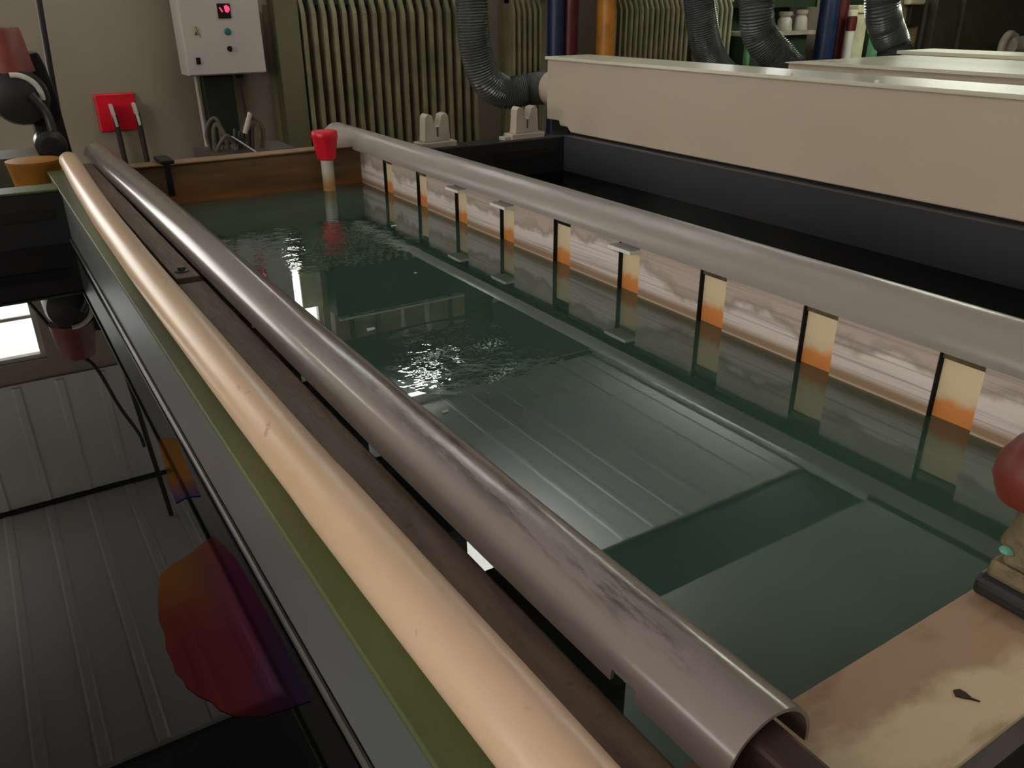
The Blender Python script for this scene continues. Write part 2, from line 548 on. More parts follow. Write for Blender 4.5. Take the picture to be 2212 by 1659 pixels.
tag(box(X0, X1, Y0 - 0.15, Y0, FLOOR, CEIL).build('wall_back', m_wall), kind='structure')
for i, w in enumerate(WINS):
    fr = MB()
    t = 0.03
    fr.box(w[0], w[0] + t, WALL_Y + 0.02, WALL_Y + 0.12, w[2], w[3])
    fr.box(w[1] - t, w[1], WALL_Y + 0.02, WALL_Y + 0.12, w[2], w[3])
    fr.box(w[0] + t, w[1] - t, WALL_Y + 0.02, WALL_Y + 0.12, w[2], w[2] + t)
    fr.box(w[0] + t, w[1] - t, WALL_Y + 0.02, WALL_Y + 0.12, w[3] - t, w[3])
    fo = tag(fr.build('window_%d' % (i + 1), m_white), kind='structure')
    box(w[0] + t, w[1] - t, WALL_Y + 0.07, WALL_Y + 0.08, w[2] + t, w[3] - t).build('pane', e_window_r if i == 3 else e_window, fo)
    zs = (w[2] + w[3]) / 2 + 0.12
    if i != 1:
        box(w[0] + t, w[1] - t, WALL_Y + 0.05, WALL_Y + 0.07, zs, zs + 0.02).build('glazing_bar', m_white, fo)
# beige shutter leaf covering most of the narrow window
tag(box(1.775, 1.93, WALL_Y - 0.02, WALL_Y - 0.002, 0.05, 0.36).build('window_shutter', m_cream),
    'cream shutter leaf half covering the narrow window beside the finned tank', 'shutter')

# ------------------------------------------------------------------ ceiling lamps
def lamp(x, y, strength, col, label, light_baffle=False):
    """pendant batten; with a tray under the tubes it throws its light at the ceiling"""
    zl = CEIL - LAMP_DROP
    t = thing('ceiling_lamp', label, 'lamp', (x, y, zl), 'fluorescent battens')
    if light_baffle:
        box(x - 0.10, x + 0.10, y - 0.64, y + 0.64, zl - 0.034, zl - 0.026).build('light_baffle', m_white, t)  # unseen baffle added so the tubes brighten only the ceiling
    else:
        box(x - 0.022, x + 0.022, y - 0.62, y + 0.62, zl - 0.02, zl + 0.02).build('housing', m_white, t, bevel=0.004)
    for s in (-1, 1):
        box(x - 0.065, x + 0.065, y + s * 0.61 - 0.012, y + s * 0.61 + 0.012, zl - 0.018, zl + 0.018).build('tube_holder', m_white, t)
        MB().tube([(x, y + s * 0.45, zl - 0.018), (x, y + s * 0.45, CEIL)], 0.004, 6).build('hanger', m_dullsteel, t)
    mat = E('lit_tube', col, strength)
    for s in (-1, 1):
        MB().tube([(x + s * 0.045, y - 0.595, zl), (x + s * 0.045, y + 0.595, zl)], 0.016, 12).build('fluorescent_tube', mat, t, smooth=True)
def wall_batten(x0, x1, y, z, strength, col, label):
    t = thing('ceiling_lamp', label, 'lamp', ((x0 + x1) / 2, y, z), 'fluorescent battens')
    box(x0, x1, y - 0.02, y + 0.02, z + 0.012, CEIL - 0.021).build('housing', m_white, t, bevel=0.003)
    for x in (x0 + 0.012, x1 - 0.012):
        box(x - 0.010, x + 0.010, y - 0.018, y + 0.018, z - 0.018, z + 0.014).build('tube_holder', m_white, t)
    MB().tube([(x0 + 0.02, y, z), (x1 - 0.02, y, z)], 0.011, 12).build('fluorescent_tube', E('lit_tube', col, strength), t, smooth=True)
wall_batten(1.62, 2.84, 5.66, 1.25, CORNER_LAMP, LAMP_COOL, 'single tube lamp along the top of the far wall above the finned radiator')
LAMP_LABELS = ['twin tube ceiling lamp over far half of middle tank, mirrored in the solution',
               'twin tube ceiling lamp above the near right corner of the middle tank',
               'twin tube ceiling lamp over the dark bath on the left',
               'added unseen twin tube lamp near the pump at far left',
               'added unseen twin tube fill lamp behind the viewer on the left',
               'twin tube ceiling lamp over the far ends of the right hand ducts',
               'twin tube ceiling lamp over the near ends of the right hand ducts',
               'added unseen twin tube uplighter above the two lidded tanks near the far wall']
for i, ((x, y, s, c), lb) in enumerate(zip(LAMPS, LAMP_LABELS)):
    lamp(x, y, s, c, lb, light_baffle=(i in (0, 7)))

# ------------------------------------------------------------------ middle tank
RIM = -0.66
WATER = -0.85
XL, XR = 0.425, 1.690            # inner faces
YN, YF = 0.385, 4.11
tank = thing('plating_tank', 'long open tank of teal solution with white posts and grey pipe covers', 'tank', ((XL + XR) / 2, 2.2, FLOOR))
box(0.240, XL, -1.6, 4.21, FLOOR, RIM - 0.012).build('side_wall', m_greywall, tank)
box(0.232, XL, -1.6, 4.21, RIM - 0.012, RIM).build('rim_plate', m_green_rim, tank, bevel=0.003)
box(XR, 1.858, -1.6, 4.21, FLOOR, RIM - 0.012).build('side_wall', m_blackwall, tank)
box(XR, 1.862, -1.6, 4.21, RIM - 0.012, RIM).build('rim_plate', m_green_rim, tank, bevel=0.003)
fb = box(XL, XR, YF, 4.21, -1.25, RIM).build('end_board', m_farboard, tank, bevel=0.004)
MB().box(XL, XR, 4.075, YF, -0.665, RIM + 0.004).build('ledge', m_farboard, tank, bevel=0.003)
nb = box(XL, XR, 0.243, YN, -1.25, RIM).build('end_board', m_nearboard, tank, bevel=0.004)
box(XL, XR, 0.225, 0.243, -1.3, RIM - 0.004).build('edge_strip', m_dullsteel, tank)
MB().prism([(0.735, 0.300), (0.742, 0.297), (0.743, 0.291), (0.741, 0.283), (0.744, 0.276), (0.739, 0.283), (0.734, 0.288), (0.730, 0.294)], 'z', RIM, RIM + 0.002).build('knot', m_knot, tank)
box(XL, XR, YN, YF, -1.26, -1.25).build('tank_floor', m_blackwall, tank)
# brown planks bolted along the left rim
pl = box(0.350, 0.414, 0.20, 2.145, RIM, RIM + 0.016).build('rim_plank', m_plank, tank, bevel=0.003)
pl2 = box(0.350, 0.410, 2.165, 4.16, RIM, RIM + 0.026).build('rim_plank', m_plank, tank, bevel=0.003)
MB().lathe([(0.018, 0), (0.018, 0.003), (0.010, 0.004), (0.010, 0.012), (0.006, 0.014)], (0.378, 2.225, RIM + 0.026), seg=6).build('bolt', m_dullsteel, pl2)

# right wall: recessed white posts, streaked panels standing proud between them
PITCH = 0.3663
post_edges = [0.891 + PITCH * k for k in range(-1, 9)]       # far edge of each post
p0 = None
for k, ye in enumerate(post_edges):
    mb = box(XR - 0.008, XR, ye - 0.098, ye, -1.2, -0.708)
    po = mb.build('post', m_post, tank, base=(XR, ye, -1.2))
    if k in (4, 6, 7):
        box(XR - 0.066, XR, ye - 0.100, ye + 0.008, -0.709, -0.698).build('post_cap', m_capwhite, po)
    else:
        box(XR - 0.016, XR, ye - 0.098, ye, -0.708, -0.690).build('post_cap', m_dead if k == 5 else m_corroded, po)
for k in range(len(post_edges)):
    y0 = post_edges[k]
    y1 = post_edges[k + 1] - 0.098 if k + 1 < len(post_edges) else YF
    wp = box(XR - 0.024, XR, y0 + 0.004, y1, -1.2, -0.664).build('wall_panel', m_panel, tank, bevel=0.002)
    box(XR - 0.023, XR, y0, y0 + 0.004, -1.2, -0.668).build('shaded_edge', m_dead, wp)  # black strip paints the shade on the panel edge in each slot
box(XR - 0.024, XR, YN, post_edges[0] - 0.098, -1.2, -0.664).build('wall_panel', m_panel, tank)
# left wall: same panels and gaps, coloured black for the shade under the pipe
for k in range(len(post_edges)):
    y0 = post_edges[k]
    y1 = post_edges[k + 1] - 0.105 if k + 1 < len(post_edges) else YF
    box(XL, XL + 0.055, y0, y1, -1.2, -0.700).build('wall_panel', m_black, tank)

tag(box(XL, XR, YN, YF, -1.25, WATER).build('plating_solution', m_solution), 'murky teal plating solution filling the long middle tank', 'liquid', kind='stuff')

# ------------------------------------------------------------------ pipe covers
def half_pipe(name, label, cx, cz, rf, y0, y1, mat, a0=-8, a1=180, notch=None, bow=None):
    th = 0.0045
    na, ny = 26, 60
    V = []; F = []
    angs = [math.radians(a0 + (a1 - a0) * i / na) for i in range(na + 1)]
    ys = [y0 + (y1 - y0) * j / ny for j in range(ny + 1)]
    if notch:
        ys = sorted(ys + [notch[0], notch[1]])
    def vid(j, i, s): return (j * (na + 1) + i) * 2 + s
    for y in ys:
        dx = bow(y) if bow else 0.0
        r = rf(y) if callable(rf) else rf
        for a in angs:
            for rr in (r, r - th):
                V.append((cx + dx + rr * math.cos(a), y, cz + rr * math.sin(a)))
    nyy = len(ys) - 1
    def hole(j, i):
        if not (0 <= j < nyy and 0 <= i < na): return True
        if notch:
            ym = (ys[j] + ys[j + 1]) / 2
            if notch[0] < ym < notch[1] and math.degrees(angs[i]) > notch[2]: return True
        return False
    for j in range(nyy):
        for i in range(na):
            if hole(j, i): continue
            a, b, c, d = (j, i), (j, i + 1), (j + 1, i + 1), (j + 1, i)
            F.append(tuple(vid(*p, 0) for p in (a, b, c, d)))
            F.append(tuple(vid(*p, 1) for p in (d, c, b, a)))
            for q, e in (((j, i - 1), (a, d)), ((j, i + 1), (b, c)), ((j - 1, i), (a, b)), ((j + 1, i), (d, c))):
                if hole(*q):
                    F.append((vid(*e[0], 0), vid(*e[1], 0), vid(*e[1], 1), vid(*e[0], 1)))
    mb = MB(); mb.add(V, F)
    o = mb.build(name, mat, smooth=True)
    return tag(o, label, 'pipe cover')

half_pipe('pipe_cover', 'grey split pipe lying on the left edge of middle tank, open end nearest', 0.478, -0.640, 0.0575, 0.335, 4.42, m_greypipe_l,
          notch=(0.455, 0.492, 165), bow=lambda y: 0.012 * max(0, 1 - (y - 0.3) / 0.9) ** 2 - 0.008 * max(0, (y - 3.2)))
half_pipe('pipe_cover', 'grey split pipe resting over the white posts on right side of tank', 1.697, -0.672, 0.084, -0.9, 4.50, m_greypipe)
tag(box(0.466, 0.504, 0.02, 4.30, RIM, -0.604).build('bus_bar', m_busbar, bevel=0.006), 'tarnished brown bus bar poking out of near split pipe end', 'bar')
tag(box(1.697 - 0.026, 1.697 + 0.026, -0.8, 4.30, RIM, -0.600).build('bus_bar', m_busbar, bevel=0.006), 'tarnished bus bar hidden under the split pipe above the white posts', 'bar')
ys = [-0.9 + 5.08 * i / 80 for i in range(81)]
def bx(y):
    K = [(-0.9, 0.312), (0.4, 0.310), (0.7, 0.303), (1.2, 0.295), (2.2, 0.289), (2.9, 0.292), (3.5, 0.305), (4.2, 0.328)]
    for (a, p), (b, q) in zip(K, K[1:]):
        if y <= b:
            t = (y - a) / (b - a)
            return p + (q - p) * t
    return K[-1][1]
def bsm(y): return (bx(y - 0.15) + bx(y - 0.07) + bx(y) + bx(y + 0.07) + bx(y + 0.15)) / 5 if y > -0.7 else bx(y)
tag(MB().tube([(bsm(y), y, RIM + 0.0403) for y in ys] + [(bsm(4.19), 4.19, RIM + 0.040), (bsm(4.2), 4.2, RIM + 0.038)],
              [0.0415 if y < 1.0 else 0.040 for y in ys] + [0.032, 0.016], 32).build('beige_pipe', m_beige, smooth=True),
    'long glossy beige pipe lying along the green rim of middle tank', 'pipe')

# ------------------------------------------------------------------ left tank
LT = thing('dark_bath_tank', 'black lined tank on the left holding mirror dark liquid', 'tank', (-0.6, 1.4, FLOOR))
box(-1.6, 0.2395, 3.77, 3.85, FLOOR, RIM - 0.01).build('end_wall', m_black, LT)
box(-1.6, 0.231, 3.76, 3.90, RIM - 0.01, RIM).build('rim_plate', m_green_rim, LT, bevel=0.003)
box(-0.6, 0.195, 3.762, 3.770, -0.775, -0.735).build('overflow_slot', m_dead, LT)
box(-1.68, -1.6, -1.6, 3.85, FLOOR, RIM).build('side_wall', m_black, LT)
box(-1.6, 0.2395, -1.68, -1.6, FLOOR, RIM).build('end_wall', m_black, LT)
MB().tube([(0.2335, -1.5, -0.868), (0.2335, 3.75, -0.868)], 0.006, 8).build('bead', m_dullsteel, LT, smooth=True)
tag(box(-1.6, 0.2395, -1.6, 3.77, -1.4, -0.88).build('dark_liquid', m_liq_left), 'mirror dark liquid filling the left hand bath', 'liquid', kind='stuff')
blob = [(0.2, 1.345), (0.174, 1.328), (0.141, 1.306), (0.118, 1.297), (0.093, 1.276), (0.077, 1.208), (0.069, 1.161), (0.07, 1.122), (0.065, 1.09), (0.067, 1.055), (0.066, 1.033), (0.072, 1.01), (0.073, 0.992), (0.084, 0.964), (0.096, 0.946), (0.102, 0.923), (0.118, 0.9), (0.151, 0.880), (0.214, 0.870), (0.218, 1.002), (0.218, 1.127), (0.215, 1.255)]
tag(MB().prism(blob, 'z', -0.8795, -0.8785).build('oil_film', m_film), 'large ragged red and purple oil film on the dark liquid', 'oil film')
blob2 = [(0.187, 1.783), (0.207, 1.785), (0.224, 1.769), (0.221, 1.704), (0.216, 1.626), (0.216, 1.561), (0.213, 1.495), (0.19, 1.505), (0.166, 1.495), (0.173, 1.609), (0.182, 1.705)]
tag(MB().prism(blob2, 'z', -0.8795, -0.8785).build('oil_film', m_amber), 'narrow amber oil film beside the wall of the dark bath', 'oil film')

# ------------------------------------------------------------------ right tank
RT = thing('black_tank', 'black walled tank between the grey split pipe and the cream duct', 'tank', (2.3, 1.4, FLOOR))
box(1.863, 2.80, 3.77, 3.90, FLOOR, RIM).build('end_wall', m_black, RT, bevel=0.004)
box(2.28, 2.67, 3.762, 3.770, -0.755, -0.705).build('overflow_slot', m_dead, RT, bevel=0.003)
box(2.725, 2.80, -1.6, 3.77, FLOOR, RIM).build('side_wall', m_blackwall, RT)
box(1.863, 2.80, -1.68, -1.6, FLOOR, RIM).build('end_wall', m_black, RT)
box(1.863, 1.868, -1.6, 3.77, FLOOR, RIM - 0.02).build('lining', m_blackwall, RT)
tag(box(1.868, 2.725, -1.6, 3.77, -1.4, -0.845).build('dark_liquid', m_liq_right), 'dark liquid low in the black tank below the cream duct', 'liquid', kind='stuff')

# white V blocks on the far rim of the black tank
def vblock(xc, label):
    t = thing('v_block', label, 'roller cradle', (xc, 3.835, RIM), 'white cradles on the black tank rim')
    box(xc - 0.105, xc + 0.105, 3.79, 3.88, RIM, RIM + 0.030).build('foot', m_paleblock, t, bevel=0.005)
    w = 0.074
    MB().prism([(xc - w, RIM + 0.03), (xc + w, RIM + 0.03), (xc + w - 0.008, RIM + 0.150), (xc + w - 0.022, RIM + 0.166), (xc + w - 0.048, RIM + 0.158),
                (xc + 0.010, RIM + 0.105), (xc, RIM + 0.100), (xc - 0.010, RIM + 0.105),
                (xc - w + 0.048, RIM + 0.158), (xc - w + 0.022, RIM + 0.166), (xc - w + 0.008, RIM + 0.150)], 'y', 3.805, 3.865).build('cradle', m_paleblock, t, bevel=0.004)
    box(xc - 0.004, xc + 0.004, 3.802, 3.805, RIM + 0.055, RIM + 0.10).build('groove', m_dullsteel, t)
vblock(1.965, 'white V-shaped cradle behind the grey split pipe, left of the pair')
vblock(2.505, 'white V-shaped cradle standing below the ribbed hose and duct')
tag(MB().box(2.36, 2.41, 3.80, 3.86, RIM, RIM + 0.018).build('wedge', m_paleblock, bevel=0.003), 'small pale wedge lying beside the cradle under the hose', 'wedge')

# ------------------------------------------------------------------ cream ducts
D = thing('fume_duct', 'long cream fume duct standing on the rim of the black tank', 'duct', (2.93, 1.4, -0.655))
MB().prism([(-1.6, -0.65), (3.80, -0.65), (3.83, -0.625), (3.90, -0.625), (3.91, -0.60), (4.03, -0.60), (4.03, -0.285), (-1.6, -0.285)], 'x', 2.785, 3.075).build('body', m_duct, D, bevel=0.006)
box(2.775, 3.085, -1.6, 4.04, -0.285, -0.268).build('lid', m_ducttop, D, bevel=0.004)
box(2.790, 3.070, -1.6, 3.80, -0.66, -0.65).build('seal', m_dead, D)
box(2.795, 3.060, 3.835, 3.99, -0.66, -0.602).build('gap_filler', m_dead, D)  # black filler added to darken the open gap under the duct end
for y in (2.35, 1.95):
    MB().lathe([(0.012, 0), (0.012, 0.004), (0.007, 0.009)], (2.80, y, -0.268), seg=8).build('screw', m_capwhite, D)
MB().lathe([(0.112, 4.03), (0.112, 4.07), (0.100, 4.075), (0.100, 4.16), (0.092, 4.17)], (2.915, 0, -0.452), 'y', 28).build('spigot', m_duct, D, smooth=True)
MB().prism([(2.84, -0.56), (2.99, -0.56), (2.99, -0.60), (2.84, -0.60)], 'y', 4.03, 4.05).build('bracket', m_duct, D)

box(3.95, 4.80, -1.6, 3.36, FLOOR, -0.32)
D2 = thing('covered_tank', 'wide cream lidded tank with a hose at its far end', 'tank', (4.4, 1.0, FLOOR))
MB().box(3.97, 4.83, -1.6, 3.35, FLOOR, -0.315).build('body', m_duct, D2)
MB().prism([(-1.6, -0.315), (3.36, -0.315), (3.36, -0.31), (3.22, -0.298), (-1.6, -0.298)], 'x', 3.95, 4.85).build('lid', m_ducttop, D2)
D3 = thing('covered_tank', 'narrow cream lidded tank farthest right behind the wide one', 'tank', (5.4, 1.0, FLOOR))
MB().box(5.22, 5.58, -1.6, 3.50, FLOOR, -0.315).build('body', m_duct, D3)
MB().box(5.20, 5.60, -1.6, 3.52, -0.315, -0.295).build('lid', m_ducttop, D3)
# rim box between
# ------------------------------------------------------------------ ribbed hoses
def hose(label, pts, r, n=26, ring=0.014):
    P = catmull(pts, n)
    # resample evenly
    L = [0.0]
    for a, b in zip(P, P[1:]): L.append(L[-1] + (b - a).length)
    step = ring / 2
    out = []; j = 0; d = 0.0
    while d < L[-1]:
        while L[j + 1] < d: j += 1
        t = (d - L[j]) / max(1e-9, L[j + 1] - L[j])
        out.append(P[j].lerp(P[j + 1], t)); d += step
    rad = [r if i % 2 else r - 0.008 for i in range(len(out))]
    return tag(MB().tube(out, rad, 28).build('ribbed_hose', m_hose, smooth=False), label, 'hose')
hose('thick grey ribbed hose bending into end of the long cream duct',
     [(2.62, WALL_Y - 0.06, 0.95), (2.60, 5.3, 0.88), (2.53, 4.75, 0.62), (2.49, 4.38, 0.24), (2.485, 4.34, 0.02), (2.50, 4.34, -0.20), (2.565, 4.34, -0.39), (2.70, 4.335, -0.475), (2.83, 4.28, -0.460), (2.895, 4.20, -0.452), (2.915, 4.17, -0.452)], 0.093)
hose('ribbed hose hanging behind the cream duct in front of pale fins', [(4.42, WALL_Y - 0.06, 0.64), (4.48, 5.4, 0.61), (4.61, 4.9, 0.32), (4.66, 4.8, -0.05), (4.76, 4.8, -0.30), (4.95, 4.8, -0.50), (5.25, 4.8, -0.60)], 0.115)
hose('ribbed hose curving down into the wide lidded tank', [(4.90, WALL_Y - 0.06, 0.80), (4.80, 5.3, 0.78), (4.52, 4.3, 0.55), (4.20, 3.86, 0.24), (4.15, 3.8, -0.02), (4.20, 3.79, -0.19), (4.30, 3.72, -0.31), (4.38, 3.58, -0.44), (4.45, 3.36, -0.48)], 0.105)
hose('ribbed hose curving down into the narrow lidded tank', [(6.0, WALL_Y - 0.06, 1.05), (5.9, 5.3, 1.0), (5.6, 4.3, 0.60), (5.35, 3.84, 0.24), (5.33, 3.78, -0.02), (5.41, 3.78, -0.16), (5.50, 3.75, -0.30), (5.45, 3.65, -0.46), (5.45, 3.52, -0.50)], 0.115)

# ------------------------------------------------------------------ far end: red cup post, end clutter
def red_cup(t, x, y, zb, h=0.138, rt=0.062, rb=0.044):
    MB().lathe([(rb * 0.8, zb), (rb, zb + 0.006), (rt * 0.93, zb + h * 0.55), (rt * 0.94, zb + h * 0.6), (rt, zb + h * 0.74), (rt * 1.04, zb + h * 0.78),
                (rt * 1.04, zb + h - 0.006), (rt * 0.98, zb + h), (rt * 0.3, zb + h + 0.004)], (x, y, 0), seg=30).build('cup', m_red, t, smooth=True)
t = thing('capped_standpipe', 'red cup upside down on white pipe at the far end of tank', 'standpipe', (1.452, 4.02, WATER))
red_cup(t, 1.452, 4.02, -0.700)
MB().tube([(1.452, 4.02, -1.1), (1.452, 4.02, -0.69)], 0.031, 20).build('pipe', m_stub, t, smooth=True)

t = thing('clamp', 'small black clamp gripping the amber stained far board', 'clamp', (0.71, 4.1, RIM))
box(0.685, 0.745, 4.068, 4.23, RIM + 0.004, RIM + 0.020).build('jaw', m_dead, t, bevel=0.004)
box(0.697, 0.722, 4.062, 4.074, -0.80, RIM + 0.004).build('arm', m_dead, t)

# near terminal post on the near board
t = thing('terminal_post', 'corroded terminal block with red cap at the near right corner', 'terminal', (1.02, 0.32, RIM))
MB().prism([(0.905, RIM), (1.20, RIM), (1.20, RIM + 0.020), (1.19, RIM + 0.028), (0.915, RIM + 0.028), (0.905, RIM + 0.020)], 'y', 0.248, 0.383).build('base_pad', m_black, t, bevel=0.006)
MB().prism([(0.910, RIM + 0.028), (1.16, RIM + 0.028), (1.16, RIM + 0.050), (0.918, RIM + 0.050)], 'y', 0.256, 0.376).build('clamp_plate', m_corroded, t, bevel=0.006)
MB().prism([(0.916, RIM + 0.050), (1.12, RIM + 0.050), (1.10, RIM + 0.075), (0.925, RIM + 0.070)], 'y', 0.262, 0.366).build('clamp_block', m_corroded, t, bevel=0.007)
MB().lathe([(0.040, RIM + 0.066), (0.034, RIM + 0.085), (0.028, RIM + 0.13), (0.028, RIM + 0.16)], (0.958, 0.345, 0), seg=20).build('stem', m_corroded, t, smooth=True)
MB().lathe([(0.011, 0.0), (0.011, 0.008), (0.005, 0.012)], (0.945, 0.300, RIM + 0.073), seg=6).build('bolt', m_steel, t)
MB().lathe([(0.006, 0), (0.009, 0.003), (0.007, 0.007), (0.002, 0.009)], (0.920, 0.362, RIM + 0.064), seg=7).build('salt_crust', m_verdigris, t, smooth=True)
MB().lathe([(0.030, -0.545), (0.043, -0.538), (0.052, -0.512), (0.050, -0.490), (0.036, -0.465), (0.015, -0.455)], (0.964, 0.365, 0), seg=30).build('red_cap', m_redcap, t, smooth=True)

# ------------------------------------------------------------------ control cabinet on its stand
CY = 5.42
t = thing('control_cabinet', 'light grey control cabinet with red display on the far wall', 'cabinet', (1.39, 5.55, -0.39))
box(1.165, 1.620, CY + 0.02, CY + 0.24, -0.385, 0.32).build('body', m_cabinet, t, bevel=0.006)
dr = box(1.160, 1.625, CY, CY + 0.018, -0.378, 0.315).build('door', m_cabinet, t, bevel=0.004)
dp = box(1.378, 1.452, CY - 0.010, CY, -0.070, 0.010).build('display', m_dead, t, bevel=0.003)
MB().prism([(1.387, -0.012), (1.394, -0.010), (1.408, -0.034), (1.401, -0.036)], 'y', CY - 0.0125, CY - 0.010).build('digit', e_led, dp)
MB().prism([(1.416, -0.004), (1.432, 0.002), (1.447, -0.010), (1.447, -0.026), (1.436, -0.040), (1.420, -0.034)], 'y', CY - 0.0125, CY - 0.010).build('digit', e_led, dp)
MB().lathe([(0.020, CY), (0.020, CY - 0.006), (0.015, CY - 0.010), (0.014, CY - 0.018)], (1.420, 0, -0.142), 'y', 18).build('push_button', m_teal, t, smooth=True)
sw = MB().lathe([(0.015, CY), (0.015, CY - 0.008), (0.011, CY - 0.012)], (1.418, 0, -0.237), 'y', 16).build('selector_switch', m_dead, t, smooth=True)
box(1.412, 1.424, CY - 0.026, CY - 0.010, -0.255, -0.222).build('knob', m_dead, sw, bevel=0.002)
box(1.212, 1.236, CY - 0.014, CY, -0.318, -0.280).build('lock', m_dead, t, bevel=0.003)
st = MB().lathe([(0.033, CY), (0.033, CY - 0.0015)], (1.238, 0, -0.142), 'y', 28).build('sticker', m_sticker, t)
MB().prism([(1.236, -0.112), (1.239, -0.112), (1.262, -0.168), (1.259, -0.170)], 'y', CY - 0.0025, CY - 0.0015).build('slash', m_dead, st)
MB().prism([(1.226, -0.158), (1.250, -0.158), (1.238, -0.136)], 'y', CY - 0.0022, CY - 0.0015).build('emblem', m_dullsteel, st)

t = thing('cabinet_stand', 'dark green post carrying the grey control cabinet', 'stand', (1.35, 5.58, FLOOR))
box(1.262, 1.448, 5.55, 5.64, FLOOR, -0.395).build('post', m_darkgreen, t, bevel=0.006)
MB().tube([(1.236, 5.60, -0.39), (1.236, 5.60, -1.2)], 0.012, 8).build('conduit', m_cabinet, t, smooth=True)
MB().tube(catmull([(1.475, 5.52, -0.39), (1.480, 5.50, -0.55), (1.47, 5.46, -0.75), (1.42, 5.42, -0.95)], 8), 0.007, 8).build('cable', m_cable, t, smooth=True)
box(1.462, 1.500, 5.50, 5.54, -0.412, -0.390).build('cable_gland', m_dead, t)

# bundle of cloths, hoses and brushes on the far ledge in front of the stand
def bundle():
    t = thing('rag_bundle', 'heap of grubby rags and hose ends on the far ledge', 'rags', (1.15, 4.45, -0.66))
    box(0.95, 1.40, 4.32, 4.62, FLOOR, -0.675).build('shelf', m_wood, t)
    def loop(pts, r, m, nm): MB().tube(catmull(pts, 8), r, 10).build(nm, m, t, smooth=True)
    loop([(1.01, 4.50, -0.675), (1.00, 4.50, -0.60), (1.02, 4.49, -0.54), (1.050, 4.48, -0.52), (1.065, 4.47, -0.56), (1.060, 4.46, -0.675)], 0.009, m_cloth, 'rag')
    loop([(1.03, 4.48, -0.675), (1.035, 4.48, -0.58), (1.055, 4.47, -0.55), (1.08, 4.46, -0.60), (1.09, 4.46, -0.675)], 0.012, m_cloth, 'rag')
    loop([(1.02, 4.42, -0.675), (1.045, 4.41, -0.63), (1.08, 4.41, -0.60), (1.11, 4.42, -0.64), (1.12, 4.42, -0.675)], 0.010, m_cloth, 'rag')
    loop([(1.16, 4.48, -0.675), (1.19, 4.47, -0.58), (1.230, 4.46, -0.530), (1.265, 4.46, -0.55), (1.280, 4.46, -0.60), (1.265, 4.46, -0.675)], 0.011, m_cloth, 'rag')
    loop([(1.20, 4.47, -0.675), (1.215, 4.46, -0.60), (1.245, 4.45, -0.555), (1.262, 4.45, -0.60), (1.25, 4.45, -0.675)], 0.008, m_cloth, 'rag')
    loop([(1.222, 4.44, -0.50), (1.205, 4.44, -0.54), (1.180, 4.44, -0.60)], 0.013, m_paleblock, 'brush_handle')
    for k in range(5):
        x = 1.125 + 0.022 * k
        loop([(x, 4.45, -0.675), (x + 0.004, 4.45, -0.62), (x + 0.010, 4.45, -0.575 - 0.012 * (k % 2))], 0.009, m_wood, 'bristle_rod')
bundle()
tag(MB().tube([(1.10, 4.40, -0.605), (1.205, 4.245, -0.695)], 0.006, 10).build('steel_rod', m_steel, smooth=True), 'short bright steel rod leaning beside the rag heap', 'rod')

# red board with two tools
t = thing('tool_board', 'red board with two clips on the far wall', 'tool board', (0.755, 5.70, -0.69))
box(0.655, 0.885, 5.725, 5.745, -0.70, -0.478).build('board', m_red, t, bevel=0.012)
for x in (0.735, 0.865):
    MB().prism([(x - 0.010, -0.54), (x + 0.006, -0.535), (x + 0.018, -0.665), (x + 0.004, -0.668)], 'y', 5.655, 5.725).build('clip', m_pale_metal, t, bevel=0.003)
for x, lb in ((0.752, 'brown pole held by the left clip of the red board'), (0.880, 'brown pole held by the right clip of the red board')):
    tag(MB().tube([(x - 0.006, 5.69, -0.60), (x + 0.004, 5.69, -1.0), (x + 0.01, 5.68, FLOOR)], 0.016, 12).build('broom_handle', m_wood, smooth=True), lb, 'pole', 'poles under the red board')

# ------------------------------------------------------------------ pump at far left
t = thing('pump', 'black pump with red motor at far left behind the dark bath', 'pump', (0.2, 4.6, FLOOR))
box(0.02, 0.30, 4.55, 4.85, FLOOR, -0.64).build('plinth', m_olivedark, t)
MB().lathe([(0.05, 4.50), (0.115, 4.52), (0.125, 4.56), (0.125, 4.78), (0.10, 4.80)], (0.215, 0, -0.375), 'y', 30).build('casing', m_black, t, smooth=True)
ring = MB()
ring.tube([(0.205 + 0.098 * math.cos(a), 4.505, -0.375 + 0.098 * math.sin(a)) for a in [math.radians(-8 + 7 * i) for i in range(16)]], 0.012, 10)
ring.build('ring_glint', m_pale_metal, t, smooth=True)  # pale arc shaped as the bright glint on the pump ring
MB().lathe([(0.108, -0.27), (0.105, -0.25), (0.085, -0.10), (0.080, -0.085), (0.02, -0.082)], (0.200, 4.62, 0), seg=28).build('motor', m_redbrown, t, smooth=True)
MB().prism([(0.25, -0.62), (0.385, -0.66), (0.372, -0.40), (0.352, -0.25), (0.335, -0.19), (0.29, -0.20), (0.25, -0.28)], 'y', 4.62, 4.84).build('gear_housing', m_dead, t, bevel=0.012)
MB().lathe([(0.030, 4.44), (0.066, 4.45), (0.070, 4.47), (0.070, 4.52), (0.05, 4.54)], (0.288, 0, -0.585), 'y', 26).build('flange', m_steeldark, t, smooth=True)
MB().lathe([(0.02, 4.425), (0.045, 4.43), (0.047, 4.45)], (0.288, 0, -0.592), 'y', 22).build('port', m_dead, t, smooth=True)
MB().tube(catmull([(0.255, 4.48, -0.36), (0.30, 4.47, -0.44), (0.31, 4.46, -0.52)], 6), 0.02, 10).build('pipe_elbow', m_black, t, smooth=True)
MB().tube(catmull([(0.325, 4.45, -0.63), (0.332, 4.38, -0.665), (0.335, 4.33, -0.70)], 6), 0.006, 8).build('drain_tube', m_dullsteel, t, smooth=True)
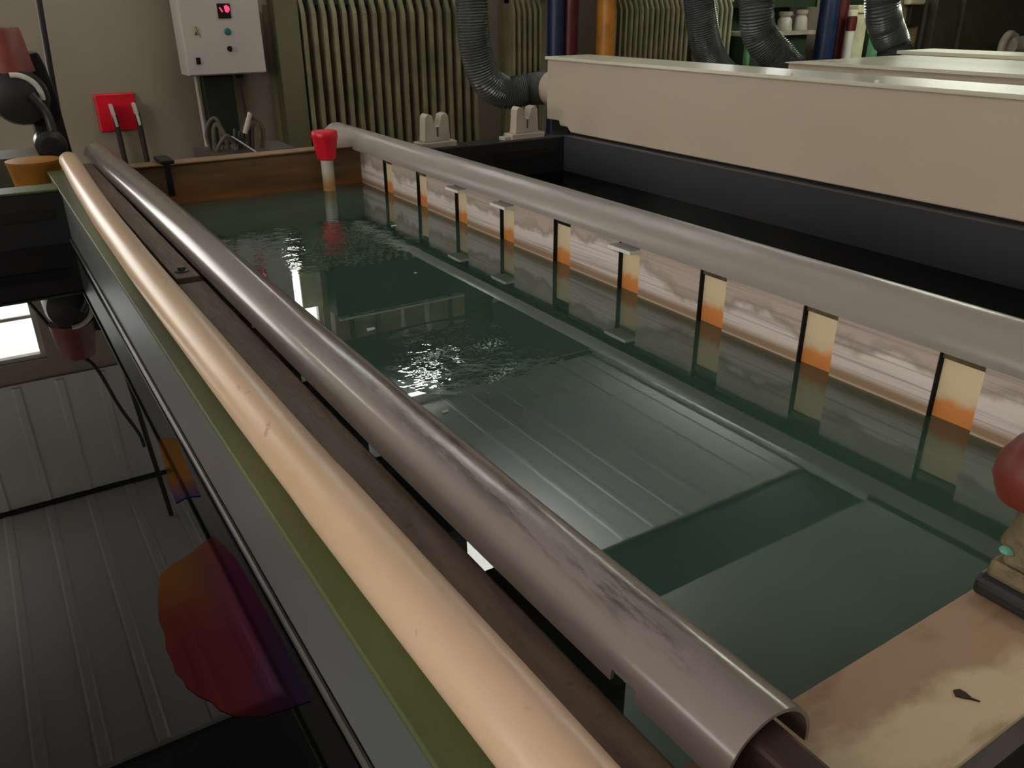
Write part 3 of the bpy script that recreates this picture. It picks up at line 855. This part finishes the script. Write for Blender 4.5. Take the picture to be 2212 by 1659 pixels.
tag(MB().lathe([(0.075, -0.80), (0.09, -0.77), (0.108, -0.640), (0.112, -0.632), (0.112, -0.622), (0.09, -0.62)], (0.195, 4.325, 0), seg=24).build('orange_bucket', m_orange, smooth=True),
    'orange tapered bucket below the pump', 'bucket')
tag(box(0.08, 0.31, 4.225, 4.44, FLOOR, -0.80).build('bucket_stand', m_olivedark, bevel=0.004), 'dull olive box carrying the orange bucket', 'box')
tag(MB().tube(catmull([(0.53, 5.15, CEIL), (0.49, 5.05, 0.9), (0.45, 5.0, 0.4), (0.42, 5.0, 0.05), (0.405, 5.0, -0.2), (0.392, 4.99, -0.45), (0.378, 4.95, -0.70), (0.37, 4.9, -1.0), (0.36, 4.9, FLOOR)], 8), 0.015, 10).build('hanging_cable', m_cable, smooth=True),
    'thick black cable hanging down behind the pump', 'cable')
tag(MB().tube(catmull([(-0.10, 5.2, -0.6), (0.05, 5.10, -0.25), (0.17, 5.02, 0.0), (0.28, 5.0, 0.136), (0.36, 4.985, 0.42), (0.43, 4.98, 0.62), (0.445, 4.985, 0.72)], 8), 0.010, 8).build('hanging_cable', m_cable, smooth=True),
    'thin black cable sagging from the thick cable toward the window', 'cable')

# ------------------------------------------------------------------ finned tanks along the far wall
def finned(label, x0, n, pitch, yf, mat, side=0.0, up=0.0):
    w = n * pitch
    t = thing('finned_radiator', label, 'radiator', (x0 + w / 2, yf + 0.1, FLOOR), 'finned radiators along the far wall')
    box(x0 - side, x0 + w + 0.03, yf + 0.13, WALL_Y - 0.06, FLOOR, 0.0).build('body', mat, t)
    if side:
        box(x0 - side, x0 - 0.02, yf, yf + 0.13, FLOOR, 0.035).build('end_plate', m_wall_olive, t)
    box(x0 + up, x0 + w + 0.03, yf + 0.06, WALL_Y - 0.06, 0.0, 0.40).build('upper_casing', m_upper if up else mat, t)
    if up:
        box(x0 + up, x0 + w, yf + 0.01, yf + 0.03, 0.40, 0.415).build('edge_bar', m_white, t)
        box(x0 + up, x0 + w, WALL_Y - 0.16, WALL_Y - 0.06, 0.40, 0.62).build('terminal_board', m_tan, t)
        for k in range(6):
            x = x0 + up + 0.12 + 0.21 * k
            MB().tube([(x, WALL_Y - 0.19, 0.40), (x, WALL_Y - 0.19, 0.60)], 0.018, 10).build('bushing', m_paleblock if k in (2, 3, 5) else m_wood, t, smooth=True)
    f0 = None
    for k in range(n):
        x = x0 + k * pitch
        if f0 is None:
            d = 0.13
            f0 = MB().prism([(yf, FLOOR + 0.2), (yf + d, FLOOR + 0.2), (yf + d, 0.05), (yf + 0.05, 0.05), (yf, -0.05)], 'x', x, x + pitch * 0.42).build('fin', mat, t, base=(x, yf, FLOOR + 0.2), bevel=0.004)
        else:
            again(f0, t, dx=k * pitch)
finned('wide olive finned radiator behind the red cup and thick hose', 1.90, 19, 0.069, 5.46, m_fin, side=0.17, up=0.06)
finned('narrow olive finned radiator between thick hose and blue pipe', 3.50, 6, 0.048, 5.50, m_fin)
finned('dim olive finned radiator right of the orange pipe', 4.44, 15, 0.055, 5.50, m_fin)
finned('finned radiator coloured pale as if lit, between two hanging hoses', 5.46, 4, 0.055, 5.42, m_finlit)

# ------------------------------------------------------------------ coloured pipes
def vpipe(label, x, y, r, mat, top=0.58):
    path = [(x, y, FLOOR), (x, y, top - 0.12)] + [(x, y + 0.12 - 0.12 * math.cos(a), top - 0.12 + 0.12 * math.sin(a)) for a in [math.radians(15 * i) for i in range(1, 7)]] + [(x, WALL_Y - 0.012, top)]
    return tag(MB().tube(path, r, 20).build('vertical_pipe', mat, smooth=True), label, 'pipe', 'painted vertical pipes')
vpipe('navy blue vertical pipe at the left end of the cream duct', 3.735, 5.30, 0.062, m_pipeblue)
vpipe('maroon vertical pipe beside the blue one at left end of duct', 3.862, 5.30, 0.062, m_pipered)
vpipe('orange vertical pipe behind the cream duct', 4.235, 5.35, 0.073, m_pipeorange)
vpipe('navy blue vertical pipe beside the white bottles', 6.665, 5.25, 0.085, m_pipeblue)
vpipe('maroon vertical pipe beside the cream pillar', 6.828, 5.25, 0.066, m_pipered)

# ------------------------------------------------------------------ clutter on the far right
t = thing('green_workbench', 'dark green cabinet with pale top below the hanging hose', 'cabinet', (6.05, 5.45, FLOOR))
box(5.74, 6.52, 5.34, 5.60, FLOOR, -0.27).build('body', m_greenbox, t)
box(5.715, 6.56, 5.28, 5.62, -0.27, -0.235).build('top', m_paleblock, t, bevel=0.004)
MB().tube([(5.745, 5.31, -0.27), (5.745, 5.31, FLOOR)], 0.028, 12).build('leg', m_lgreen, t, smooth=True)
box(5.80, 6.56, 5.60, 5.62, -0.235, 0.25).build('back_panel', m_greenbox, t)
box(5.80, 6.60, 5.34, 5.60, -0.045, 0.10).build('upper_shelf', m_greenbox, t)
for i, (x, h, lb) in enumerate(((6.255, 0.15, 'white bottle on the green cabinet, left of the pair'), (6.455, 0.165, 'white bottle on the green cabinet next to blue pipe'))):
    q = thing('white_bottle', lb, 'bottle', (x, 5.38, -0.235), 'bottles on the green cabinet')
    MB().lathe([(0.066, -0.235), (0.070, -0.228), (0.060, -0.235 + h * 0.6), (0.045, -0.235 + h * 0.72), (0.04, -0.235 + h * 0.8)], (x, 5.38, 0), seg=18).build('bottle_body', m_white, q, smooth=True)
    MB().lathe([(0.058, -0.235 + h * 0.8), (0.060, -0.235 + h), (0.05, -0.231 + h)], (x, 5.38, 0), seg=18).build('bottle_cap', m_paleblock, q, smooth=True)
t = thing('cream_pillar', 'bright cream square pillar with a capped head', 'pillar', (6.99, 5.2, FLOOR))
box(6.925, 7.075, 5.14, 5.26, FLOOR, -0.10).build('shaft', m_cream, t, bevel=0.008)
box(6.905, 7.090, 5.12, 5.28, -0.10, -0.035).build('head', m_cream, t, bevel=0.008)
t = thing('striped_pole', 'red and grey pole standing against the cream pillar', 'pole', (6.775, 5.08, FLOOR))
MB().tube([(6.775, 5.08, FLOOR), (6.775, 5.08, -0.24)], 0.04, 12).build('shaft', m_pale_metal, t, smooth=True)
MB().tube([(6.775, 5.08, -0.24), (6.775, 5.08, -0.13)], 0.044, 12).build('band', m_pipered, t, smooth=True)
MB().lathe([(0.03, 0), (0.042, 0.01), (0.042, 0.05), (0.03, 0.06)], (6.775, 5.08, -0.13), seg=14).build('knob', m_cream, t, smooth=True)
tag(MB().prism([(7.26, FLOOR), (7.42, FLOOR), (7.40, -0.20), (7.30, -0.20)], 'y', 5.18, 5.26).build('mint_stand', m_lgreen, bevel=0.01), 'mint green stand beside the rightmost hose', 'stand')
tag(box(7.15, 7.60, 5.45, 5.70, FLOOR, 0.06).build('green_locker', m_greenbox, bevel=0.006), 'dark green locker behind the cream pillar', 'locker')
tag(box(8.08, 8.52, 5.52, 5.70, FLOOR, 0.03).build('tan_board', m_tan, bevel=0.006), 'tan board standing right of the last hose', 'board')
t = thing('junction_box', 'cream box with brown fittings fixed on the tan board', 'box', (8.24, 5.48, -0.30))
box(8.11, 8.37, 5.44, 5.52, -0.04, 0.10).build('case', m_cream, t, bevel=0.02)
box(8.20, 8.36, 5.47, 5.52, -0.23, -0.04).build('fitting', m_wood, t, bevel=0.006)
MB().tube([(8.42, 5.46, -0.02), (8.42, 5.46, -0.60)], 0.035, 10).build('downpipe', m_wood, t, smooth=True)
t = thing('dark_locker', 'tall dark olive locker at the far right', 'locker', (9.5, 5.5, FLOOR))
box(8.55, 8.95, 5.42, 5.70, FLOOR, 0.03).build('side_unit', m_olivedark, t, bevel=0.006)
box(9.04, 11.0, 5.42, 5.70, FLOOR, 0.03).build('main_unit', m_olivedark, t, bevel=0.006)
box(8.95, 9.04, 5.55, 5.70, FLOOR, 0.03).build('recess', m_dead, t)
t = thing('small_pump', 'small grey pump with an elbow at the far right edge', 'pump', (9.5, 5.1, FLOOR))
box(9.25, 9.95, 4.95, 5.30, FLOOR, -0.52).build('pedestal', m_olivedark, t)
MB().tube([(9.45, 5.1, -0.44), (9.90, 5.1, -0.44)], 0.09, 20).build('casing', m_paleblock, t, smooth=True)
MB().tube(catmull([(9.32, 5.1, -0.52), (9.33, 5.1, -0.40), (9.42, 5.1, -0.33), (9.54, 5.1, -0.36)], 6), 0.04, 12).build('elbow', m_paleblock, t, smooth=True)

# ------------------------------------------------------------------ foam on the solution, lamp glints shaped as white bubbles too
def foam_glint(label, cx, cy, rx, ry, n, rot, rmax):
    mb = MB()
    for i in range(n):
        a = random.uniform(0, 2 * math.pi); q = math.sqrt(random.random())
        u, v = rx * q * math.cos(a), ry * q * math.sin(a)
        x = cx + u * math.cos(rot) - v * math.sin(rot); y = cy + u * math.sin(rot) + v * math.cos(rot)
        r = random.uniform(0.25, 1.0) * rmax * (1.15 - q)
        mb.lathe([(r, WATER), (r * 0.92, WATER + r * 0.25), (r * 0.6, WATER + r * 0.45), (r * 0.1, WATER + r * 0.55)], (x, y, 0), seg=8)
    tag(mb.build('foam_glint', m_foam_glint, smooth=True), label, 'foam_glint', kind='stuff')
foam_glint('patch of white bubbles and painted lamp glints on the solution, nearest the left pipe cover', 0.885, 1.815, 0.085, 0.028, 220, 0.35, 0.0060)
foam_glint('faint scatter of bubbles and painted glints near the middle of the solution', 1.06, 1.80, 0.065, 0.045, 110, 0.2, 0.0045)
foam_glint('faint trail of bubbles and painted glints on the nearer side of the stirred patch', 0.985, 1.62, 0.10, 0.028, 120, 0.5, 0.0045)
for i, (x, y, s, lb) in enumerate((
        (1.406, 3.163, 0.012, 'white fleck on the solution beside the far white posts'),
        (0.834, 2.087, 0.014, 'white fleck on the solution beside the left pipe cover'),
        (0.765, 1.505, 0.009, 'small white fleck by left pipe cover, nearest of the flecks'),
        (0.872, 1.682, 0.007, 'tiny white fleck below the bubble patch'),
        (1.185, 2.508, 0.006, 'tiny white fleck far out on the open solution'))):
    tag(MB().prism([(x - s, y - s * 0.7), (x + s * 0.9, y - s * 0.5), (x + s * 1.2, y + s * 0.6), (x - s * 0.5, y + s * 0.8)], 'z', WATER, WATER + 0.002).build('foam_glint_fleck', m_foam_glint, bevel=0.0005),
        lb, 'foam_glint', 'flecks on the solution')
